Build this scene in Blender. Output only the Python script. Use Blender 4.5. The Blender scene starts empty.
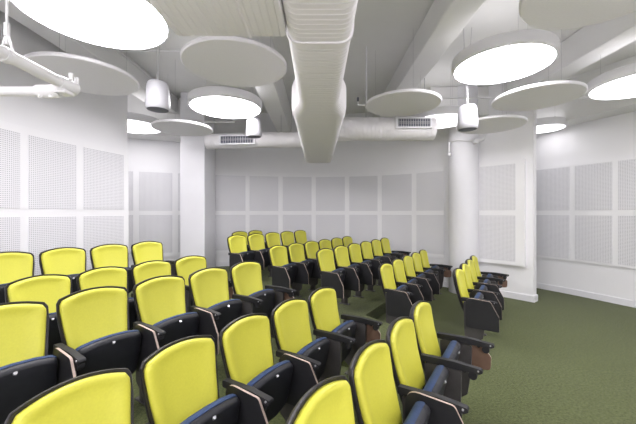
import bpy, bmesh, math
from mathutils import Vector, Matrix
PI = math.pi
C = bpy.context.scene.collection
EYE = 1.77                      # camera height above the lowest carpet

# ------------------------------------------------------------------ materials
def mat(name, col, rough=.6, metal=0.0, spec=.5, emit=None, noise=None, bump=None, mix=None, sheen=0):
    m = bpy.data.materials.new(name); m.use_nodes = True
    nt = m.node_tree; b = nt.nodes['Principled BSDF']
    b.inputs['Base Color'].default_value = (*col, 1)
    b.inputs['Roughness'].default_value = rough
    b.inputs['Metallic'].default_value = metal
    b.inputs['Specular IOR Level'].default_value = spec
    if sheen: b.inputs['Sheen Weight'].default_value = sheen
    if emit:
        b.inputs['Emission Color'].default_value = (*emit[0], 1)
        b.inputs['Emission Strength'].default_value = emit[1]
    tc = nt.nodes.new('ShaderNodeTexCoord')
    if noise:                   # (scale, amount)
        n = nt.nodes.new('ShaderNodeTexNoise'); n.inputs['Scale'].default_value = noise[0]; n.inputs['Detail'].default_value = 5
        nt.links.new(tc.outputs['Object'], n.inputs['Vector'])
        r = nt.nodes.new('ShaderNodeMapRange')
        r.inputs['From Min'].default_value = .3; r.inputs['From Max'].default_value = .7
        r.inputs['To Min'].default_value = 1 - noise[1]; r.inputs['To Max'].default_value = 1 + noise[1]
        nt.links.new(n.outputs['Fac'], r.inputs['Value'])
        v = nt.nodes.new('ShaderNodeVectorMath'); v.operation = 'SCALE'; v.inputs[0].default_value = col
        nt.links.new(r.outputs['Result'], v.inputs['Scale']); nt.links.new(v.outputs['Vector'], b.inputs['Base Color'])
    if bump:                    # (scale, strength)
        n2 = nt.nodes.new('ShaderNodeTexNoise'); n2.inputs['Scale'].default_value = bump[0]; n2.inputs['Detail'].default_value = 3
        nt.links.new(tc.outputs['Object'], n2.inputs['Vector'])
        bp = nt.nodes.new('ShaderNodeBump'); bp.inputs['Strength'].default_value = bump[1]; bp.inputs['Distance'].default_value = .01
        nt.links.new(n2.outputs['Fac'], bp.inputs['Height']); nt.links.new(bp.outputs['Normal'], b.inputs['Normal'])
    return m

def s2l(r, g, b): return tuple(((c/255+.055)/1.055)**2.4 if c > 10 else c/255/12.92 for c in (r, g, b))

M = {
 'wall': mat('painted_wall', (.86, .86, .875), .7, noise=(1.5, .012)),
 'board': mat('white_board', (.87, .87, .885), .55, noise=(2, .01)),
 'ceiling': mat('ceiling_paint', (.78, .78, .765), .85, noise=(.8, .04), bump=(6, .15)),
 'beam': mat('beam_paint', (.80, .80, .79), .8, noise=(1.2, .03), bump=(12, .1)),
 'trim': mat('trim_paint', (.84, .84, .87), .45, noise=(3, .01)),
 'column': mat('column_paint', (.78, .78, .81), .6, noise=(3, .015)),
 'disc': mat('acoustic_disc_felt', (.87, .86, .885), .9, noise=(60, .02)),
 'rim': mat('lamp_rim_metal', (.80, .80, .82), .4, noise=(4, .01)),
 'pipe': mat('white_pipe_paint', (.80, .80, .81), .35, noise=(8, .02)),
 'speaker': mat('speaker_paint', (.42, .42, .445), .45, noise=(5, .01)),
 'bounce': mat('pale_bounce_floor', (.74, .72, .70), .45, noise=(3, .03)),  # for the added floor that bounces light upward
 'cable': mat('cable_grey', (.50, .50, .51), .5, noise=(10, .05)),
 'grille': mat('grille_grey', (.10, .105, .14), .5, noise=(20, .05)),
 'dark': mat('charcoal_plastic', (.012, .012, .015), .6, noise=(30, .12), bump=(250, .08)),
 'shell': mat('back_shell_plastic', (.020, .018, .021), .42, noise=(25, .1), bump=(220, .06)),
 'pan': mat('seat_pan_plastic', (.014, .015, .020), .55, noise=(25, .1), bump=(200, .08)),
 'laminate': mat('charcoal_laminate', (.016, .016, .019), .5, noise=(30, .08)),
 'plyedge': mat('plywood_edge', (.50, .40, .34), .5, noise=(80, .12)),
 'tabletwood': mat('brown_tablet_face', (.15, .09, .062), .45, noise=(14, .12)),
 'steel': mat('grey_steel_leg', (.060, .056, .056), .45, noise=(15, .08)),
 'chrome': mat('chrome_button', (.75, .76, .80), .25, .6, noise=(9, .02)),
 'blue': mat('navy_fabric', (.022, .048, .125), .75, noise=(160, .15), bump=(420, .15)),
 'yellow': mat('yellow_fabric', (.65, .63, .07), .42, noise=(90, .03), bump=(500, .05)),
}
# lamp diffuser : lit acrylic
M['lamp'] = mat('lit_diffuser', (.9, .9, .9), .5, emit=((1.0, .965, 1.0), 9.0))
M['lamp_dim'] = mat('lit_diffuser_dimmed', (.9, .9, .9), .5, emit=((1.0, .965, 1.0), 3.2))
M['lamp_low'] = mat('lit_diffuser_low', (.9, .9, .9), .5, emit=((1.0, .965, 1.0), 1.5))

M['top_glow'] = mat('added_top_glow', (.9, .9, .9), .5, emit=((1.0, .97, 1.0), .6))  # added faint glow on the lamp tops, brightens the ceiling
# duct wall with spiral seams (bump from a wave texture)
def duct_mat(name, axis, scale, depth):
    m = mat(name, (.88, .865, .885), .5)
    nt = m.node_tree; b = nt.nodes['Principled BSDF']
    tc = [n for n in nt.nodes if n.type == 'TEX_COORD'][0]
    w = nt.nodes.new('ShaderNodeTexWave'); w.bands_direction = axis; w.inputs['Scale'].default_value = scale
    w.inputs['Distortion'].default_value = .25; w.wave_profile = 'SAW'
    nt.links.new(tc.outputs['Object'], w.inputs['Vector'])
    p = nt.nodes.new('ShaderNodeMath'); p.operation = 'POWER'; p.inputs[1].default_value = 10
    nt.links.new(w.outputs['Fac'], p.inputs[0])
    bp = nt.nodes.new('ShaderNodeBump'); bp.inputs['Strength'].default_value = 1; bp.inputs['Distance'].default_value = depth
    nt.links.new(p.outputs[0], bp.inputs['Height']); nt.links.new(bp.outputs['Normal'], b.inputs['Normal'])
    return m
M['duct'] = duct_mat('duct_main_metal', 'Y', 6.5, .012)
M['ductx'] = duct_mat('duct_cross_metal', 'X', 7.5, .006)
M['ductback'] = duct_mat('duct_back_metal', 'X', 4.5, .006)

# perforated field: regular grid of small dark holes, counted in metres along the UVs
def perf_mat():
    m = mat('perforated_board', (.80, .80, .83), .6)
    nt = m.node_tree; b = nt.nodes['Principled BSDF']
    uv = nt.nodes.new('ShaderNodeUVMap')
    sc = nt.nodes.new('ShaderNodeVectorMath'); sc.operation = 'SCALE'; sc.inputs['Scale'].default_value = 1/.026
    nt.links.new(uv.outputs['UV'], sc.inputs[0])
    fr = nt.nodes.new('ShaderNodeVectorMath'); fr.operation = 'FRACTION'; nt.links.new(sc.outputs[0], fr.inputs[0])
    sb = nt.nodes.new('ShaderNodeVectorMath'); sb.operation = 'SUBTRACT'; sb.inputs[1].default_value = (.5, .5, 0)
    nt.links.new(fr.outputs[0], sb.inputs[0])
    ab = nt.nodes.new('ShaderNodeVectorMath'); ab.operation = 'ABSOLUTE'; nt.links.new(sb.outputs[0], ab.inputs[0])
    sp = nt.nodes.new('ShaderNodeSeparateXYZ'); nt.links.new(ab.outputs[0], sp.inputs[0])
    mx = nt.nodes.new('ShaderNodeMath'); mx.operation = 'MAXIMUM'
    nt.links.new(sp.outputs['X'], mx.inputs[0]); nt.links.new(sp.outputs['Y'], mx.inputs[1])
    lt = nt.nodes.new('ShaderNodeMath'); lt.operation = 'LESS_THAN'; lt.inputs[1].default_value = .25
    nt.links.new(mx.outputs[0], lt.inputs[0])
    mc = nt.nodes.new('ShaderNodeMix'); mc.data_type = 'RGBA'
    mc.inputs['A'].default_value = (.80, .80, .825, 1); mc.inputs['B'].default_value = (.46, .46, .48, 1)
    nt.links.new(lt.outputs[0], mc.inputs['Factor']); nt.links.new(mc.outputs['Result'], b.inputs['Base Color'])
    return m
M['perf'] = perf_mat()

def carpet_mat():
    m = mat('green_carpet', (.10, .11, .04), .95, bump=(160, .5), sheen=.15, spec=.1)
    nt = m.node_tree; b = nt.nodes['Principled BSDF']
    tc = [n for n in nt.nodes if n.type == 'TEX_COORD'][0]
    a = nt.nodes.new('ShaderNodeTexNoise'); a.inputs['Scale'].default_value = 45; a.inputs['Detail'].default_value = 6; a.inputs['Roughness'].default_value = .75
    c = nt.nodes.new('ShaderNodeTexNoise'); c.inputs['Scale'].default_value = 2.0; c.inputs['Detail'].default_value = 3
    for n in (a, c): nt.links.new(tc.outputs['Object'], n.inputs['Vector'])
    r = nt.nodes.new('ShaderNodeValToRGB')
    r.color_ramp.elements[0].position = .36; r.color_ramp.elements[0].color = (.038, .051, .013, 1)
    r.color_ramp.elements[1].position = .66; r.color_ramp.elements[1].color = (.125, .145, .050, 1)
    nt.links.new(a.outputs['Fac'], r.inputs['Fac'])
    mr = nt.nodes.new('ShaderNodeMapRange'); mr.inputs['To Min'].default_value = .9; mr.inputs['To Max'].default_value = 1.1
    nt.links.new(c.outputs['Fac'], mr.inputs['Value'])
    v = nt.nodes.new('ShaderNodeVectorMath'); v.operation = 'SCALE'
    nt.links.new(r.outputs['Color'], v.inputs[0]); nt.links.new(mr.outputs['Result'], v.inputs['Scale'])
    nt.links.new(v.outputs['Vector'], b.inputs['Base Color'])
    return m
M['carpet'] = carpet_mat()

# ------------------------------------------------------------------ mesh helpers
def obj(name, bm, mats, parent=None, smooth=None):
    me = bpy.data.meshes.new(name)
    bmesh.ops.recalc_face_normals(bm, faces=bm.faces)
    if smooth is not None:
        for f in bm.faces: f.smooth = True
        for e in bm.edges:
            if len(e.link_faces) != 2 or e.calc_face_angle(0) > smooth: e.smooth = False
    bm.to_mesh(me); bm.free()
    for m in (mats if isinstance(mats, (list, tuple)) else [mats]): me.materials.append(M[m])
    o = bpy.data.objects.new(name, me); C.objects.link(o)
    if parent: o.parent = parent
    return o

def empty(name, loc=(0, 0, 0), rz=0):
    o = bpy.data.objects.new(name, None); C.objects.link(o); o.location = loc; o.rotation_euler = (0, 0, rz)
    o.empty_display_size = .1
    return o

def tag(o, label, cat, group=None):
    o['label'] = label; o['category'] = cat
    if group: o['group'] = group
    return o

def struct(o): o['kind'] = 'structure'; return o

def add_box(bm, x0, x1, y0, y1, z0, z1, bevel=0, mi=0, seg=2):
    v = [bm.verts.new((x, y, z)) for z in (z0, z1) for y in (y0, y1) for x in (x0, x1)]
    fs = [bm.faces.new([v[i] for i in q]) for q in ((0,2,3,1),(4,5,7,6),(0,1,5,4),(2,6,7,3),(0,4,6,2),(1,3,7,5))]
    for f in fs: f.material_index = mi
    if bevel:
        es = list({e for f in fs for e in f.edges})
        bmesh.ops.bevel(bm, geom=es, offset=bevel, segments=seg, affect='EDGES', profile=.5)

def add_tube(bm, p, q, r, n=12, r2=None, mi=0, cap=True):
    p, q = Vector(p), Vector(q); a = (q-p).normalized()
    u = a.orthogonal().normalized(); w = a.cross(u); r2 = r if r2 is None else r2
    A = [bm.verts.new(p + (u*math.cos(t)+w*math.sin(t))*r) for t in [2*PI*i/n for i in range(n)]]
    B = [bm.verts.new(q + (u*math.cos(t)+w*math.sin(t))*r2) for t in [2*PI*i/n for i in range(n)]]
    for i in range(n):
        f = bm.faces.new([A[i], A[(i+1) % n], B[(i+1) % n], B[i]]); f.material_index = mi
    if cap:
        bm.faces.new(A).material_index = mi; bm.faces.new(B).material_index = mi

def add_lathe(bm, prof, n=48, cx=0, cy=0):
    rings = []
    for r, z in prof:
        if r < 1e-6: rings.append([bm.verts.new((cx, cy, z))])
        else: rings.append([bm.verts.new((cx+r*math.cos(2*PI*i/n), cy+r*math.sin(2*PI*i/n), z)) for i in range(n)])
    for a, b in zip(rings, rings[1:]):
        for i in range(n):
            j = (i+1) % n
            q = [a[i % len(a)], a[j % len(a)], b[j % len(b)], b[i % len(b)]]
            q2 = []
            for v in q:
                if v not in q2: q2.append(v)
            if len(q2) > 2: bm.faces.new(q2)

def rounded(pts, rads, n=6):
    """polygon with rounded corners"""
    out = []; N = len(pts)
    for i, p in enumerate(pts):
        r = rads[i] if isinstance(rads, (list, tuple)) else rads
        p = Vector(p); a = (Vector(pts[i-1])-p); b = (Vector(pts[(i+1) % N])-p)
        if r <= 0: out.append(tuple(p)); continue
        ang = a.angle(b); d = min(r/math.tan(ang/2), a.length*.49, b.length*.49)
        s = p+a.normalized()*d; e = p+b.normalized()*d
        for k in range(n+1):
            t = k/n; out.append(tuple(s*(1-t)**2+p*2*t*(1-t)+e*t*t))
    return out

def add_plate(bm, poly, axis, c0, c1, mis=(0, 0, 0)):
    """prism of a 2-D polygon; axis 'x': poly is (y,z). mis: side c0, side c1, edge"""
    def P(a, c):
        return (c, a[0], a[1]) if axis == 'x' else ((a[0], c, a[1]) if axis == 'y' else (a[0], a[1], c))
    A = [bm.verts.new(P(a, c0)) for a in poly]; B = [bm.verts.new(P(a, c1)) for a in poly]
    bm.faces.new(A).material_index = mis[0]; bm.faces.new(B).material_index = mis[1]
    for i in range(len(A)):
        j = (i+1) % len(A); bm.faces.new([A[i], A[j], B[j], B[i]]).material_index = mis[2]

def add_pad(bm, outline, rings, surf):
    """closed body lofted from rings [(scale, depth)] of an (x,z) outline; surf(x,z,depth)->point"""
    cx = sum(p[0] for p in outline)/len(outline); cz = sum(p[1] for p in outline)/len(outline)
    L = []
    for s, d in rings:
        L.append([bm.verts.new(surf(cx+(x-cx)*s[0], cz+(z-cz)*s[1], d)) for x, z in outline])
    n = len(outline)
    for a, b in zip(L, L[1:]):
        for i in range(n): bm.faces.new([a[i], a[(i+1) % n], b[(i+1) % n], b[i]])
    bm.faces.new(L[0]); bm.faces.new(L[-1])

# ------------------------------------------------------------------ plan curves
def catmull(P, n=6):
    P = [Vector(p) for p in P]; out = []
    for i in range(len(P)-1):
        p0 = P[max(i-1, 0)]; p1 = P[i]; p2 = P[i+1]; p3 = P[min(i+2, len(P)-1)]
        for k in range(n):
            t = k/n
            out.append(.5*((2*p1)+(p2-p0)*t+(2*p0-5*p1+4*p2-p3)*t*t+(3*p1-3*p2+p3-p0)*t**3))
    out.append(P[-1]); return out

def offset(path, d):
    """shift a plan path sideways (left of travel is +)"""
    out = []
    for i, p in enumerate(path):
        t = (path[min(i+1, len(path)-1)]-path[max(i-1, 0)]).normalized()
        out.append(p+Vector((-t.y, t.x))*d)
    return out

def sub(path, s0, s1):
    """piece of a path between two arc lengths"""
    L = [0]
    for a, b in zip(path, path[1:]): L.append(L[-1]+(b-a).length)
    def at(s):
        s = min(max(s, 0), L[-1])
        for i in range(len(path)-1):
            if L[i+1] >= s:
                return path[i].lerp(path[i+1], (s-L[i])/max(L[i+1]-L[i], 1e-9))
        return path[-1]
    return [at(s0)]+[p for p, l in zip(path, L) if s0+.02 < l < s1-.02]+[at(s1)]

def arc_of_ray(path, k):
    """arc length at which x/y of the plan path equals k"""
    s = 0
    for a, b in zip(path, path[1:]):
        fa = a.x-k*a.y; fb = b.x-k*b.y
        if fa*fb <= 0 and a.y > 0 and b.y > 0 and fa != fb: return s+(b-a).length*fa/(fa-fb)
        s += (b-a).length
    return None

def add_strip(bm, path, d0, d1, z0, z1, mi=0, uv=False):
    """wall-like body following a plan path, between sideways offsets d0 and d1"""
    A = offset(path, d0); B = offset(path, d1); n = len(path)
    va = [[bm.verts.new((p.x, p.y, z)) for p in A] for z in (z0, z1)]
    vb = [[bm.verts.new((p.x, p.y, z)) for p in B] for z in (z0, z1)]
    lay = bm.loops.layers.uv.verify() if uv else None
    s = 0
    for i in range(n-1):
        ds = (path[i+1]-path[i]).length
        for V in (va, vb):
            f = bm.faces.new([V[0][i], V[0][i+1], V[1][i+1], V[1][i]]); f.material_index = mi
            if uv:
                for l, q in zip(f.loops, ((s, z0), (s+ds, z0), (s+ds, z1), (s, z1))): l[lay].uv = q
        for k in (0, 1):
            bm.faces.new([va[k][i], va[k][i+1], vb[k][i+1], vb[k][i]]).material_index = mi
        s += ds
    for i in (0, n-1):
        bm.faces.new([va[0][i], vb[0][i], vb[1][i], va[1][i]]).material_index = mi

CEIL = EYE+2.75
# travel direction keeps the room on the RIGHT side (offset negative = into the room)
left_wall = catmull([(-4.15, -4), (-4.15, 0), (-4.13, 2), (-4.08, 3.4), (-4.0, 4.33), (-3.84, 5.15), (-3.65, 5.83), (-3.59, 5.99)])
recess = catmull([(-5.6, 7.15), (-5.0, 7.48), (-4.37, 7.76), (-3.67, 8.03), (-3.05, 8.28)])
back = catmull([(-3.05, 8.28), (-2.77, 8.42), (-1.53, 8.75), (-.08, 8.92), (1.245, 8.75), (2.12, 8.37), (2.76, 7.87), (3.04, 7.60)])
part = catmull([(3.04, 7.60), (3.55, 7.09), (3.96, 6.66), (4.26, 6.29)])
right = catmull([(4.5, 8.75), (5.14, 7.55), (5.47, 6.95), (5.73, 6.38), (5.96, 5.85), (6.28, 5.0), (6.5, 4), (6.62, 2.5), (6.62, -4)])

for nm, path, th in (('wall_left', left_wall, .15), ('wall_recess', recess, .15), ('wall_back', back, .15),
                     ('wall_partition', part, .17), ('wall_right', right, .15)):
    bm = bmesh.new(); add_strip(bm, path, 0, th, 0, CEIL)
    struct(obj(nm, bm, 'wall', smooth=.5))
bm = bmesh.new(); add_box(bm, -5.75, -5.6, 4.5, 7.2, 0, CEIL); add_box(bm, -5.75, -4.05, 4.35, 4.5, 0, CEIL)
struct(obj('wall_side', bm, 'wall'))
bm = bmesh.new(); add_box(bm, -4.3, 6.77, -4.15, -4, 0, CEIL)
struct(obj('wall_front', bm, 'wall'))
bm = bmesh.new(); add_box(bm, 3.1, 4.7, 8.75, 8.9, 0, CEIL)
struct(obj('wall_corner', bm, 'wall'))

bm = bmesh.new(); add_box(bm, -5.75, 6.8, -4.15, 9.1, CEIL, CEIL+.15)
struct(obj('ceiling', bm, 'ceiling'))
bm = bmesh.new(); add_box(bm, -5.75, 6.8, -4.15, 9.1, -.2, 0)
struct(obj('floor', bm, 'carpet'))
bm = bmesh.new(); add_box(bm, -4.1, 6.55, -3.98, .35, 0, .02, bevel=.004, seg=1)  # pale floor added behind the camera to bounce lamp light onto the ceiling
struct(obj('floor_bounce', bm, 'bounce'))

# seating geometry ----------------------------------------------------------------
TH = math.radians(57)
D = Vector((math.cos(TH), math.sin(TH)))            # along a row
N = Vector((math.sin(TH), -math.cos(TH)))           # the way the sitters look
T1, T2 = .195, .345                                 # heights of the two platforms
def platform(name, n0, z0, z1):
    # clip the half plane  p.N < n0  to the footprint of the room
    poly = [Vector(p) for p in ((-4.1, -4), (-4.1, 4.4), (-5.55, 4.55), (-5.6, 7.2), (-3.1, 8.3), (-1.53, 8.8), (-.08, 8.95), (1.245, 8.78), (2.12, 8.4), (2.8, 7.9), (3.08, 7.62), (3.3, 7.4), (2, 2), (1, -4))]
    out = []
    for a, b in zip(poly, poly[1:]+poly[:1]):
        fa, fb = a.dot(N)-n0, b.dot(N)-n0
        if fa <= 0: out.append(a)
        if fa*fb < 0: out.append(a.lerp(b, fa/(fa-fb)))
    bm = bmesh.new(); add_plate(bm, [tuple(p) for p in out], 'z', z0, z1)
    return struct(obj(name, bm, 'carpet'))
platform('floor_middle_tier', -2.06, 0, T1)
platform('floor_upper_tier', -4.14, T1, T2)

for nm, na, nb, za, zb in (('floor_aisle_ramp', -.75, -2.062, .0, T1), ('floor_aisle_ramp', -2.95, -4.142, T1, T2)):
    bm = bmesh.new(); q = []
    for t_ in (3.24, 4.50):
        for n_, z_ in ((na, za), (nb, za), (nb, zb+.0006)):
            p = N*n_+D*t_; q.append(bm.verts.new((p.x, p.y, z_)))
    bm.faces.new(q[:3]); bm.faces.new(q[3:])
    for i in range(3): bm.faces.new([q[i], q[(i+1) % 3], q[(i+1) % 3+3], q[i+3]])
    struct(obj(nm, bm, 'carpet'))

# beams ---------------------------------------------------------------------------
for i, (x0, x1, hb, y1) in enumerate(((-3.70, -3.33, 2.35, 7.9), (-1.07, -.72, 2.12, 8.62), (1.50, 1.87, 2.36, 8.6), (3.92, 4.28, 2.32, 8.6))):
    bm = bmesh.new(); add_box(bm, x0, x1, -4, y1, EYE+hb, CEIL, bevel=.012, seg=1)
    struct(obj('trim_%d' % (i+1), bm, 'beam'))
# bulkhead over the right-hand wall, the partition and the recess
for i, (path, d, h) in enumerate(((right, -.5, 1.90), (recess, -.55, 1.80))):
    bm = bmesh.new(); add_strip(bm, sub(path, .3, 7.2), -.001, d, EYE+h, CEIL)
    struct(obj('trim_%d' % (i+5), bm, 'beam', smooth=.5))

bm = bmesh.new(); add_box(bm, 2.45, 4.1, 6.92, 7.75, EYE+2.12, CEIL, bevel=.012, seg=1)
struct(obj('trim_7', bm, 'beam'))

# columns -------------------------------------------------------------------------
bm = bmesh.new(); add_box(bm, -3.14, -2.585, 7.25, 8.02, T2, CEIL, bevel=.01)
struct(obj('column', bm, 'column'))
bm = bmesh.new(); add_lathe(bm, [(.305, 0), (.305, CEIL)], 64, 3.26, 7.13)
struct(obj('column', bm, 'column', smooth=.5))
t = empty('pipe_bracket', (3.26, 7.13, EYE+1.56)); tag(t, 'white pipe with bracket arms strapped around the round column', 'bracket')
bm = bmesh.new()
for k in range(20):
    a0, a1 = -2.9+k*.13, -2.9+(k+1)*.13
    add_tube(bm, (.325*math.cos(a0), .325*math.sin(a0), .02*math.sin(k*.5)), (.325*math.cos(a1), .325*math.sin(a1), .02*math.sin(k*.5+.5)), .013, 8)
obj('strap', bm, 'pipe', t, .6)
bm = bmesh.new(); add_tube(bm, (.08, -.36, -.04), (.26, -.38, -.01), .03, 12); add_tube(bm, (.26, -.38, -.01), (.31, -.36, .12), .022, 12)
add_tube(bm, (.10, -.31, -.04), (.10, -.42, -.04), .05, 14)
obj('pipe_elbow', bm, 'pipe', t, .6)
bm = bmesh.new(); add_tube(bm, (-.36, -.1, 0), (-.36, -.1, -.22), .02, 10); add_tube(bm, (-.36, -.1, -.24), (-.36, -.1, -.30), .04, 12)
obj('pipe_drop', bm, 'pipe', t, .6)

# baseboards ----------------------------------------------------------------------
bm = bmesh.new(); add_strip(bm, part, -.022, .19, 0, .125); struct(obj('baseboard_partition', bm, 'trim', smooth=.5))
bm = bmesh.new()
e = part[-1]; t_ = (part[-1]-part[-2]).normalized(); nn = Vector((-t_.y, t_.x))
pts = [e-nn*.022, e-nn*.022+t_*.022, e+nn*.19+t_*.022, e+nn*.19]
add_plate(bm, [tuple(p) for p in pts], 'z', 0, .125); struct(obj('baseboard_partition_end', bm, 'trim'))
bm = bmesh.new(); add_strip(bm, right, -.022, -.001, 0, .125); struct(obj('baseboard_right', bm, 'trim', smooth=.5))
bm = bmesh.new(); add_strip(bm, sub(back, .35, 3.9), -.03, -.001, T2, T2+.12); struct(obj('baseboard_back', bm, 'trim', smooth=.5))
bm = bmesh.new(); add_strip(bm, sub(back, 5.9, 7.2), -.022, -.001, 0, .32); struct(obj('baseboard_back_low', bm, 'trim', smooth=.5))

# perforated wall boards ------------------------------------------------------------
def wall_board(label, path, thick, s0, s1, bays, half=1.045, k=1.0):
    t = empty('acoustic_wall_board'); tag(t, label, 'wall panel', 'perforated acoustic boards on the walls')
    m = sub(path, s0, s1)[0]; t.location = (m.x, m.y, EYE-half)
    inv = Matrix.Translation(-Vector(t.location))
    bm = bmesh.new(); add_strip(bm, sub(path, s0, s1), -.001, -thick, EYE-half, EYE+half)
    bm.transform(inv); obj('board', bm, 'board', t, .5)
    for a, b in bays:
        for z0, z1 in ((.055*k, 1.0*k), (-1.0*k, -.055*k)):
            bm = bmesh.new(); add_strip(bm, sub(path, a, b), -thick+.002, -thick-.006, EYE+z0, EYE+z1, uv=True)
            bm.transform(inv); obj('perforated_panel', bm, 'perf', t, .5)
    return t
f = 318.0
def bays_from(path, pairs): return [tuple(sorted((arc_of_ray(path, a), arc_of_ray(path, b)))) for a, b in pairs]
R = lambda x: (x-318)/f                              # direction (x/y) of a joint seen from the front of the hall
bb = bays_from(back, [(R(213.9), R(245.5)), (R(249.5), R(278.3)), (R(282.7), R(311.5)), (R(315.9), R(345)), (R(349.4), R(377.8)), (R(382.2), R(412.3)), (R(417), R(445))])
Lb = sum((b-a).length for a, b in zip(back, back[1:]))
wall_board('long curved white board of perforated squares on the back wall', back, .03, bb[0][0]-.07, min(bb[-1][1]+.09, Lb-.02), bb, 1.10)
ll = bays_from(left_wall, [(R(25), R(73.7)), (R(81), R(121.6))])
w0 = ll[0][0]
wall_board('curved white perforated board on the left wall beside the rear seats', left_wall, .05, w0-.95*3, sum((b-a).length for a, b in zip(left_wall, left_wall[1:]))-.01,
           [(w0-.86*3, w0-.86*2-.11), (w0-.86*2, w0-.86-.11), (w0-.80, w0-.11)]+ll, 1.165, 1.06)
rr = bays_from(recess, [(R(139.3), R(172.5)), (R(108), R(133.5)), (R(178), R(200))])
wall_board('white perforated board in the recess behind the left wall', recess, .03, min(r[0] for r in rr)-.08, max(r[1] for r in rr), rr, 1.10)
pp = bays_from(part, [(R(481), R(517.4))])
wall_board('thick single-width white perforated board beside the round column', part, .09, pp[0][0]-.12, pp[0][1]+.16, pp, 1.075)
qq = bays_from(right, [(R(510), R(532)), (R(537), R(570.4)), (R(575.8), R(613.3))])
q1 = qq[-1][1]
wall_board('curved white perforated board on the right-hand wall over open carpet', right, .035, min(q[0] for q in qq)-.05, q1+3.5,
           qq+[(q1+.09+k*.86, q1+.09+k*.86+.77) for k in range(4)])

# ------------------------------------------------------------------ suspended rounds
def cables(t, r, h, top):
    for a in (.6, 2.7, 4.8):
        bm = bmesh.new(); x, y = r*.75*math.cos(a), r*.75*math.sin(a)
        add_tube(bm, (x, y, h), (x, y, top), .0018, 6)
        add_tube(bm, (x, y, h), (x, y, h+.03), .012, 8)
        obj('suspension_cable', bm, 'cable', t)
def beam_at(x):
    for x0, x1, hb in ((-3.70, -3.33, 2.35), (-1.07, -.72, 2.12), (1.50, 1.87, 2.36), (3.92, 4.28, 2.32)):
        if x0 < x < x1: return hb
    return 2.75
def hang(t, r, h):
    for a in (.6, 2.7, 4.8):
        x, y = r*.75*math.cos(a), r*.75*math.sin(a)
        top = EYE+beam_at(t.location.x+x)-t.location.z
        bm = bmesh.new(); add_tube(bm, (x, y, h-.002), (x, y, top), .0016, 6); add_tube(bm, (x, y, h-.002), (x, y, h+.03), .012, 8)
        obj('suspension_cable', bm, 'cable', t)
def lamp(X, Y, H, r, label, dim=False):
    t = empty('round_ceiling_light', (X, Y, EYE+H)); tag(t, label, 'ceiling light', 'round hanging drum lights')
    bm = bmesh.new(); add_lathe(bm, [(r-.035, .0), (r-.012, 0), (r, .012), (r, .135), (r-.012, .147), (0, .147)], 96)
    obj('housing', bm, 'rim', t, .6)
    bm = bmesh.new(); add_lathe(bm, [(0, -.006), (r*.6, -.006), (r-.05, -.004), (r-.036, .003), (r-.036, .03), (0, .03)], 96)
    obj('diffuser', bm, ('lamp', 'lamp_dim', 'lamp_low')[int(dim)], t, .6)
    bm = bmesh.new(); add_lathe(bm, [(0, .1475), (r*.82, .1475), (r*.82, .153), (0, .153)], 48)  # glowing plate added on the housing top
    obj('lamp_top_glow', bm, 'top_glow', t, .6)
    hang(t, r, .153)
    return t
def disc(X, Y, H, r, label):
    t = empty('acoustic_ceiling_disc', (X, Y, EYE+H)); tag(t, label, 'ceiling disc', 'round white acoustic discs')
    bm = bmesh.new(); add_lathe(bm, [(0, 0), (r-.012, 0), (r, .012), (r, .038), (r-.008, .046), (0, .046)], 96)
    obj('disc_panel', bm, 'disc', t, .6)
    hang(t, r, .046)
    return t
lamp(-1.98, 2.82, 1.75, .62, 'largest glowing drum light, hanging nearest over the left seats beside the duct')
lamp(2.376, 4.11, 1.886, .6, 'large glowing drum light hanging over the aisle, right of the broad beam')
lamp(-1.552, 5.36, 1.757, .6, 'glowing drum light behind the big disc left of the central duct')
lamp(4.55, 4.47, 1.79, .6, 'glowing drum light near the right wall, cut by the picture edge', True)
lamp(4.88, 6.90, 1.815, .42, 'small far drum light tucked behind the partition by the right wall', 2)
lamp(-3.90, 6.67, 1.80, .6, 'far drum light over the recess behind the left wall', True)
lamp(2.42, 6.30, 1.80, .55, 'far drum light by the round column, past the end of the back duct', 2)
for x, y in ((-2.3, -.9), (1.3, -1.4), (4.7, .6), (-.9, -2.8), (3.6, -2.9)):  # unseen lamps added to raise the overall brightness of the room
    lamp(x, y, 1.8, .6, 'added unseen drum light behind the camera, brightening the hall')
disc(-.984, 3.80, 1.74, .61, 'largest flat white disc, just left of the central duct')
disc(-2.95, 4.03, 1.70, .6, 'flat white disc hanging by the left wall behind the white pipes')
disc(1.38, 5.19, 1.75, .6, 'flat white disc right of the central duct under the broad beam')
disc(3.33, 4.85, 1.73, .6, 'flat white disc in front of the partition edge, below the large right drum light')
disc(-2.60, 6.12, 1.60, .55, 'flat white disc in front of the square column at the far left')
disc(2.26, 2.44, 1.75, .61, 'flat white disc nearest at the top right corner')
disc(3.20, 5.90, 1.60, .58, 'flat white disc in front of the round column behind the right speaker')

# pendant speakers
def speaker(X, Y, H, label):
    t = empty('pendant_speaker', (X, Y, EYE+H)); tag(t, label, 'speaker', 'white pendant loudspeakers')
    bm = bmesh.new(); add_lathe(bm, [(.128, 0), (.142, .02), (.146, .08), (.138, .22), (.128, .31), (.112, .345), (.07, .357), (0, .357)], 48)
    obj('body', bm, 'speaker', t, .6)
    bm = bmesh.new(); add_lathe(bm, [(0, -.006), (.10, -.004), (.125, .004), (.125, .02), (0, .02)], 48)
    obj('speaker_grille', bm, 'grille', t, .6)
    bm = bmesh.new(); add_tube(bm, (0, 0, .35), (0, 0, .42), .012, 8)
    for s in (-1, 1): add_tube(bm, (0, 0, .41), (s*.06, 0, 2.75-H if beam_at(X) > 2.7 else beam_at(X)-H), .003, 6)
    add_box(bm, -.012, .012, -.006, .006, .40, .47, bevel=.003, seg=1)
    obj('hanger', bm, 'cable', t, .6)
speaker(-2.04, 4.05, 1.31, 'white pendant speaker on the left, in front of the far drum light')
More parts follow.
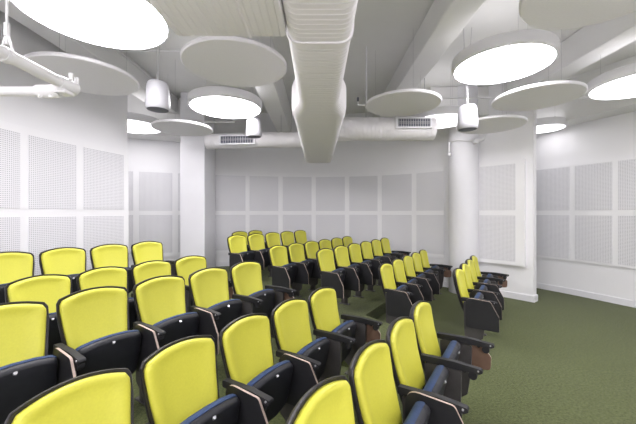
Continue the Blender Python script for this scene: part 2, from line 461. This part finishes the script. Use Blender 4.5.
speaker(-1.20, 5.95, 1.42, 'small white pendant speaker beyond the drum light left of the duct')
speaker(2.22, 4.72, 1.235, 'white pendant speaker on the right, in front of the round column')

# ------------------------------------------------------------------ ducts
def section(w, h, r, n=8):
    """half-round bottom and top corners, centred in x, z from 0 up"""
    return rounded([(-w/2, 0), (w/2, 0), (w/2, h), (-w/2, h)], r, n)
def loft_y(bm, secs):
    L = [[bm.verts.new((x, y, z+dz)) for x, z in sec] for sec, y, dz in secs]
    n = len(L[0])
    for a, b in zip(L, L[1:]):
        for i in range(n): bm.faces.new([a[i], a[(i+1) % n], b[(i+1) % n], b[i]])
    bm.faces.new(L[0]); bm.faces.new(L[-1])
HD = 1.14
t = empty('air_duct', (.012, 0, EYE+HD)); tag(t, 'wide white ribbed air duct running down the middle of the ceiling', 'duct')
bm = bmesh.new()
loft_y(bm, [(section(.44, .46, .11), -3.9, 0), (section(.44, .46, .11), 3.40, 0), (section(.50, .46, .12), 3.52, 0),
            (section(.65, .47, .14), 3.78, -.01), (section(.66, .47, .14), 3.98, -.01)])
obj('duct_run', bm, 'duct', t, .5)
bm = bmesh.new()
loft_y(bm, [(section(.65, .46, .14), 3.985, 0), (section(.63, .46, .14), 7.3, 0), (section(.56, .40, .12), 7.45, .02)])
obj('duct_end_run', bm, 'duct', t, .5)
bm = bmesh.new()
loft_y(bm, [(section(.46, .48, .12), 2.12, -.01), (section(.46, .48, .12), 2.16, -.01)])
obj('duct_flange', bm, 'duct', t, .5)
bm = bmesh.new(); add_box(bm, -.93, -.218, .9, 2.07, .0, .44, bevel=.02)
obj('side_branch', bm, 'ductx', t, .5)
bm = bmesh.new()
add_box(bm, -.46, -.445, .9, 2.075, -.006, .446, bevel=.004, seg=1)
obj('branch_seam', bm, 'ductx', t)
for y in (1.5, 3.1, 5.2, 6.9):
    bm = bmesh.new()
    for s in (-1, 1): add_tube(bm, (s*.17, y, .44), (s*.17, y, 2.75-HD), .006, 6)
    obj('hanger_rod', bm, 'cable', t)

def grille(parent, X, Y, Z, w, h, rz):
    g = obj('air_grille', (lambda b: (add_box(b, -w/2, w/2, -.09, .0, -h/2, h/2, bevel=.01), b)[1])(bmesh.new()), 'trim', parent, .5)
    g.location = (X, Y, Z); g.rotation_euler = (0, 0, rz)
    b = bmesh.new(); add_box(b, -w/2+.04, w/2-.04, -.096, -.088, -h/2+.03, h/2-.03)
    obj('grille_recess', b, 'grille', g)
    b = bmesh.new()
    n = 14
    for k in range(n):
        x = -w/2+.05+(w-.1)*k/(n-1); add_box(b, x-.004, x+.004, -.108, -.094, -h/2+.03, h/2-.03)
    for z in (-.012, .012): add_box(b, -w/2+.04, w/2-.04, -.106, -.096, z-.003, z+.003)
    obj('louvres', b, 'cable', g)
t = empty('air_duct', (0, 6.3, EYE+1.6)); tag(t, 'round white spiral duct running along the back wall with two grilles', 'duct')
bm = bmesh.new(); add_tube(bm, (.36, -.33, -.03), (2.16, -.33, -.03), .215, 32); obj('right_run', bm, 'ductback', t, .6)
bm = bmesh.new(); add_tube(bm, (-2.45, .75, -.02), (-.36, .55, -.02), .165, 32); obj('left_run', bm, 'ductback', t, .6)
grille(t, 1.73, -.50, .02, .66, .20, 0)
grille(t, -1.72, .56, -.04, .80, .21, -.09)
bm = bmesh.new()
for x, y in ((.9, -.33), (2.0, -.33), (-.8, .6), (-2.3, .74)): add_tube(bm, (x, y, .1), (x, y, 1.15), .006, 6)
obj('hanger_rod', bm, 'cable', t)

# ------------------------------------------------------------------ pipes
t = empty('lighting_pipe', (-1.125, 1.435, EYE+.57)); tag(t, 'pair of white pipes joined by a clamp, hanging at the upper left', 'pipe')
bm = bmesh.new(); add_tube(bm, (-.01, -2.4, 0), (.0, .02, 0), .0235, 24); obj('long_pipe', bm, 'pipe', t, .6)
bm = bmesh.new(); add_tube(bm, (-2.6, -.02, -.03), (-.065, -.02, -.03), .021, 24); obj('cross_pipe', bm, 'pipe', t, .6)
bm = bmesh.new()
add_tube(bm, (-.006, -.055, 0), (.003, .03, 0), .031, 20)
add_tube(bm, (-.12, -.02, -.03), (-.02, -.02, -.03), .028, 20)
for x, y, z in ((-.10, -.03, -.062), (-.055, -.03, -.062), (-.02, -.045, -.045), (.026, -.02, .02), (.026, .012, .015)):
    add_tube(bm, (x, y, z), (x, y, z+.03), .009, 6)
add_box(bm, -.025, .022, -.05, .01, -.045, -.028, bevel=.004, seg=1)
obj('clamp', bm, 'pipe', t, .6)
bm = bmesh.new(); y = -.285
add_tube(bm, (0, y, .04), (0.0, y, 2.18), .004, 8)
for s in (-1, 1): add_tube(bm, (0, y, .085), (s*.026, y, .0), .004, 8)
add_tube(bm, (-.004, y-.015, 0), (-.004, y+.010, 0), .028, 20)
add_tube(bm, (0, y, .07), (0, y, .115), .009, 8)
obj('hanger', bm, 'pipe', t, .6)

def pipe(label, pts, r, name='ceiling_conduit', group='thin white conduits under the ceiling'):
    bm = bmesh.new()
    o = Vector(pts[0]); o.z += EYE
    for a, b in zip(pts, pts[1:]): add_tube(bm, Vector(a)-Vector(pts[0]), Vector(b)-Vector(pts[0]), r, 10)
    q = obj(name, bm, 'pipe', None, .6); q.location = o
    return tag(q, label, 'pipe', group)
pipe('thin white conduit crossing in front of the partition towards the right wall', [(1.7, 5.62, 2.03), (5.4, 5.62, 2.03)], .016)
pipe('thin white conduit along the side of the left beam', [(-3.31, 1.0, 2.68), (-3.31, 7.8, 2.68)], .014)
pipe('thin white conduit crossing above the left pendant speaker', [(-3.3, 5.3, 2.70), (-1.12, 5.3, 2.70)], .014)
pipe('short white pipe with bent tip beyond the far left disc', [(-2.6, 6.75, 1.93), (-1.78, 6.75, 1.93), (-1.78, 6.75, 2.02)], .022)
t = empty('sprinkler', (.66, 5.25, EYE+1.78)); tag(t, 'small sprinkler head on a short pipe between duct and white disc', 'sprinkler')
bm = bmesh.new(); add_tube(bm, (0, 0, 0), (0, 0, .07), .008, 8); add_tube(bm, (0, 0, 0), (.14, 0, 0), .012, 8); add_tube(bm, (.14, 0, 0), (.14, 0, .97), .010, 8); obj('pipe', bm, 'pipe', t, .6)
bm = bmesh.new(); add_tube(bm, (0, 0, .06), (0, 0, .125), .018, 10); obj('head', bm, 'grille', t, .6)

# ------------------------------------------------------------------ chairs
HW = .235; BW = .250
def back_outline(inset=0., z0=.40):
    p = []
    w = BW-inset
    top = [(w*u, .926+.045*(1-abs(u)**2.1)-inset) for u in [-.93+1.86*i/16 for i in range(17)]]
    wb, wm = (.205-inset), (.252-inset)
    # left side going up
    left = [(-wb, z0), (-(wb+.014), z0+.10), (-(wm-.014), z0+.26), (-wm, z0+.40), (-(w+.001), .902-inset)]
    rightp = [(-x, z) for x, z in reversed(left)]
    pts = left+top+rightp
    rad = [.05]+[.2]*3+[.02]+[.012]+[0]*15+[.012]+[.02]+[.2]*3+[.05]
    return rounded(pts, rad, 4)
def back_surf(x, z, d):
    """d>0 is towards the sitter (-y)"""
    y = -.135+.135*((z-.42)/.52)           # reclined plane
    y += -.42*x*x                           # wings come forward
    y += .020*math.sin(max(0, min(1, (z-.42)/.55))*PI)   # lumbar curve
    return (x, y-d, z+d*.22)

def make_chair(name, end_unit):
    t = empty(name)
    bm = bmesh.new(); ol = back_outline()
    add_pad(bm, ol, [((.1, .1), -.034), ((.45, .5), -.034), ((.80, .86), -.034), ((.93, .95), -.026), ((1, 1), -.008), ((1.0, 1.0), .004), ((.985, .99), .010), ((.95, .96), .008), ((.5, .5), .0), ((.1, .1), 0)], back_surf)
    obj('back_shell', bm, 'shell', t, .7)
    bm = bmesh.new(); ol = back_outline(.016, .445)
    add_pad(bm, ol, [((.97, .97), .004), ((1, 1), .008), ((.992, .994), .022), ((.965, .97), .033), ((.91, .93), .040), ((.82, .86), .042), ((.72, .78), .038), ((.62, .69), .033), ((.45, .5), .031), ((.2, .22), .031), ((.04, .05), .031)], back_surf)
    obj('back_cushion', bm, 'yellow', t, 1.2)
    # folded-up seat: pan in front, blue pad behind
    so = rounded([(-.215, .27), (-.228, .45), (-.224, .618), (-.11, .642), (0, .648), (.11, .642), (.224, .618), (.228, .45), (.215, .27), (.10, .225), (-.10, .225)], [.05, .1, .045, .1, .1, .1, .045, .1, .05, .05, .05], 4)
    def seat_surf(x, z, d): return (x, -.215-(z-.25)*.22+.35*x*x*.4-d, z)
    bm = bmesh.new()
    so2 = [(x, z-.006) for x, z in so]
    add_pad(bm, so2, [((.97, .97), .000), ((1, 1), .004), ((.99, .985), .016), ((.97, .93), .034), ((.94, .87), .044), ((.90, .82), .047), ((.6, .6), .048), ((.2, .2), .048)], seat_surf)
    s = obj('seat_pan', bm, 'pan', t, .8)
    bm = bmesh.new()
    add_pad(bm, so, [((.2, .2), -.05), ((.7, .7), -.050), ((.95, .955), -.046), ((1.0, 1.0), -.030), ((1.008, 1.012), -.006), ((.99, .99), .006)], seat_surf)
    obj('seat_cushion', bm, 'blue', s, .9)
    bm = bmesh.new()
    p = Vector(seat_surf(0, .606, .047)); nrm = Vector((0, -.80, .60)).normalized()
    add_tube(bm, p-nrm*.008, p+nrm*.005, .012, 18, .010)
    obj('button', bm, 'chrome', s, .6)
    def unit(xc, side, tablet, tip):
        """arm, stand and tablet panel at one side; side=-1: panel on the low side"""
        bm = bmesh.new()
        pl = rounded([(-.105, .592), (-.105, .638), (-.36, .645), (tip+.01, .630), (tip, .610), (tip+.025, .594), (-.30, .590)], [.012, .012, .05, .014, .012, .012, .02], 4)
        add_plate(bm, pl, 'x', xc-.018, xc+.024)
        es = [e for e in bm.edges if len(e.link_faces) == 2 and e.calc_face_angle(0) > 1.2 and abs(e.verts[0].co.x-e.verts[1].co.x) < 1e-6]
        bmesh.ops.bevel(bm, geom=es, offset=.007, segments=2, affect='EDGES')
        a = obj('armrest', bm, 'dark', t, .6)
        bm = bmesh.new(); add_tube(bm, (xc-.010, tip+.07, .570), (xc+.030, tip+.07, .570), .030, 20); add_tube(bm, (xc+.02, tip+.13, .578), (xc+.028, tip+.13, .578), .013, 10)
        obj('hinge_knob', bm, 'dark', a, .6)
        bm = bmesh.new(); add_tube(bm, (xc-.024, tip+.032, .618), (xc+.030, tip+.032, .618), .0065, 12)
        obj('bolt', bm, 'chrome', a, .6)
        bm = bmesh.new()
        pl = rounded([(-.135, .585), (-.405, .585), (-.40, .36), (-.37, .14), (-.32, .10), (-.20, .10), (-.15, .14)], .02, 3)
        add_plate(bm, pl, 'x', xc-.016, xc+.016)
        add_box(bm, xc-.020, xc+.020, -.315, -.205, .0, .13, bevel=.006)
        add_box(bm, xc-.035, xc+.035, -.36, -.16, .0, .014, bevel=.004, seg=1)
        obj('leg', bm, 'steel', t, .6)
        if tablet:
            bm = bmesh.new()
            xo = xc+side*.033
            po = rounded([(-.165, .262), (-.163, .652), (-.455, .634), (-.552, .45), (-.556, .262)], [.05, .085, .035, .035, .02], 6)
            if side > 0: po = rounded([(-.33, .42), (-.33, .59), (-.48, .60), (-.555, .50), (-.550, .385), (-.42, .37)], .035, 5)
            add_plate(bm, po, 'x', xo-.008, xo+.008, (0, 2, 1) if side < 0 else (2, 0, 1))
            obj('writing_tablet', bm, ['laminate', 'plyedge', 'tabletwood'], t, .6)
    unit(-.275, -1, end_unit != 'last', -.53 if end_unit != 'last' else -.55)
    if end_unit == 'last': unit(.275, 1, True, -.585)
    return t

protos = {'mid': None, 'last': None}
def dup(root):
    r = root.copy(); C.objects.link(r)
    for ch in list(root.children):
        c = ch.copy(); C.objects.link(c); c.parent = r
        for g in ch.children:
            d = g.copy(); C.objects.link(d); d.parent = c
    return r
ORD = ['', 'first', 'second', 'third', 'fourth', 'fifth', 'sixth']
# row: (block, row word, n of the back corners, t of the first left corner, chairs, level)
rows = [('near', 'front', -.80, .98, 4, 0), ('near', 'second', -1.82, .41, 5, 0), ('near', 'third', -2.92, .38, 5, T1),
        ('near', 'fourth', -3.95, .88, 4, T1), ('near', 'rearmost', -5.08, .89, 4, T2),
        ('far', 'front', -.82, 4.67, 4, 0), ('far', 'second', -1.87, 4.56, 5, 0), ('far', 'third', -2.87, 4.35, 6, T1),
        ('far', 'fourth', -3.87, 4.31, 6, T1), ('far', 'fifth', -4.99, 4.34, 5, T2), ('far', 'rearmost', -5.94, 5.31, 2, T2)]
for block, rw, n0, t0, cnt, z in rows:
    for k in range(cnt):
        key = 'last' if k == cnt-1 else 'mid'
        if protos[key] is None: o = protos[key] = make_chair('auditorium_chair', key)
        else: o = dup(protos[key])
        p = N*n0+D*(t0+.55*k+HW)
        o.location = (p.x, p.y, z); o.rotation_euler = (0, 0, TH)
        if block == 'near':
            i = cnt-k
            pos = 'at the aisle end of' if i == 1 else '%s from the aisle in' % ORD[i]
            lab = 'yellow-backed chair %s the %s row of the near left block' % (pos, rw)
        else:
            i = k+1
            pos = 'at the aisle end of' if i == 1 else ('at the wall end of' if i == cnt else '%s from the aisle in' % ORD[i])
            lab = 'yellow-backed chair %s the %s row of the far block' % (pos, rw)
        tag(o, lab, 'chair', 'yellow folding auditorium chairs')

# ------------------------------------------------------------------ camera, world
cam = bpy.data.cameras.new('camera'); co = bpy.data.objects.new('camera', cam); C.objects.link(co)
co.location = (0, 0, EYE); co.rotation_euler = (PI/2, 0, 0)
cam.sensor_width = 36; cam.lens = 18; cam.shift_y = .8/636; cam.clip_start = .05
S = bpy.context.scene; S.camera = co
w = bpy.data.worlds.new('world'); S.world = w; w.use_nodes = True
w.node_tree.nodes['Background'].inputs['Color'].default_value = (.8, .82, .85, 1)
w.node_tree.nodes['Background'].inputs['Strength'].default_value = .3
S.view_settings.view_transform = 'Standard'; S.view_settings.look = 'None'
S.view_settings.exposure = 1.45; S.view_settings.gamma = 1; S.view_settings.use_curve_mapping = False
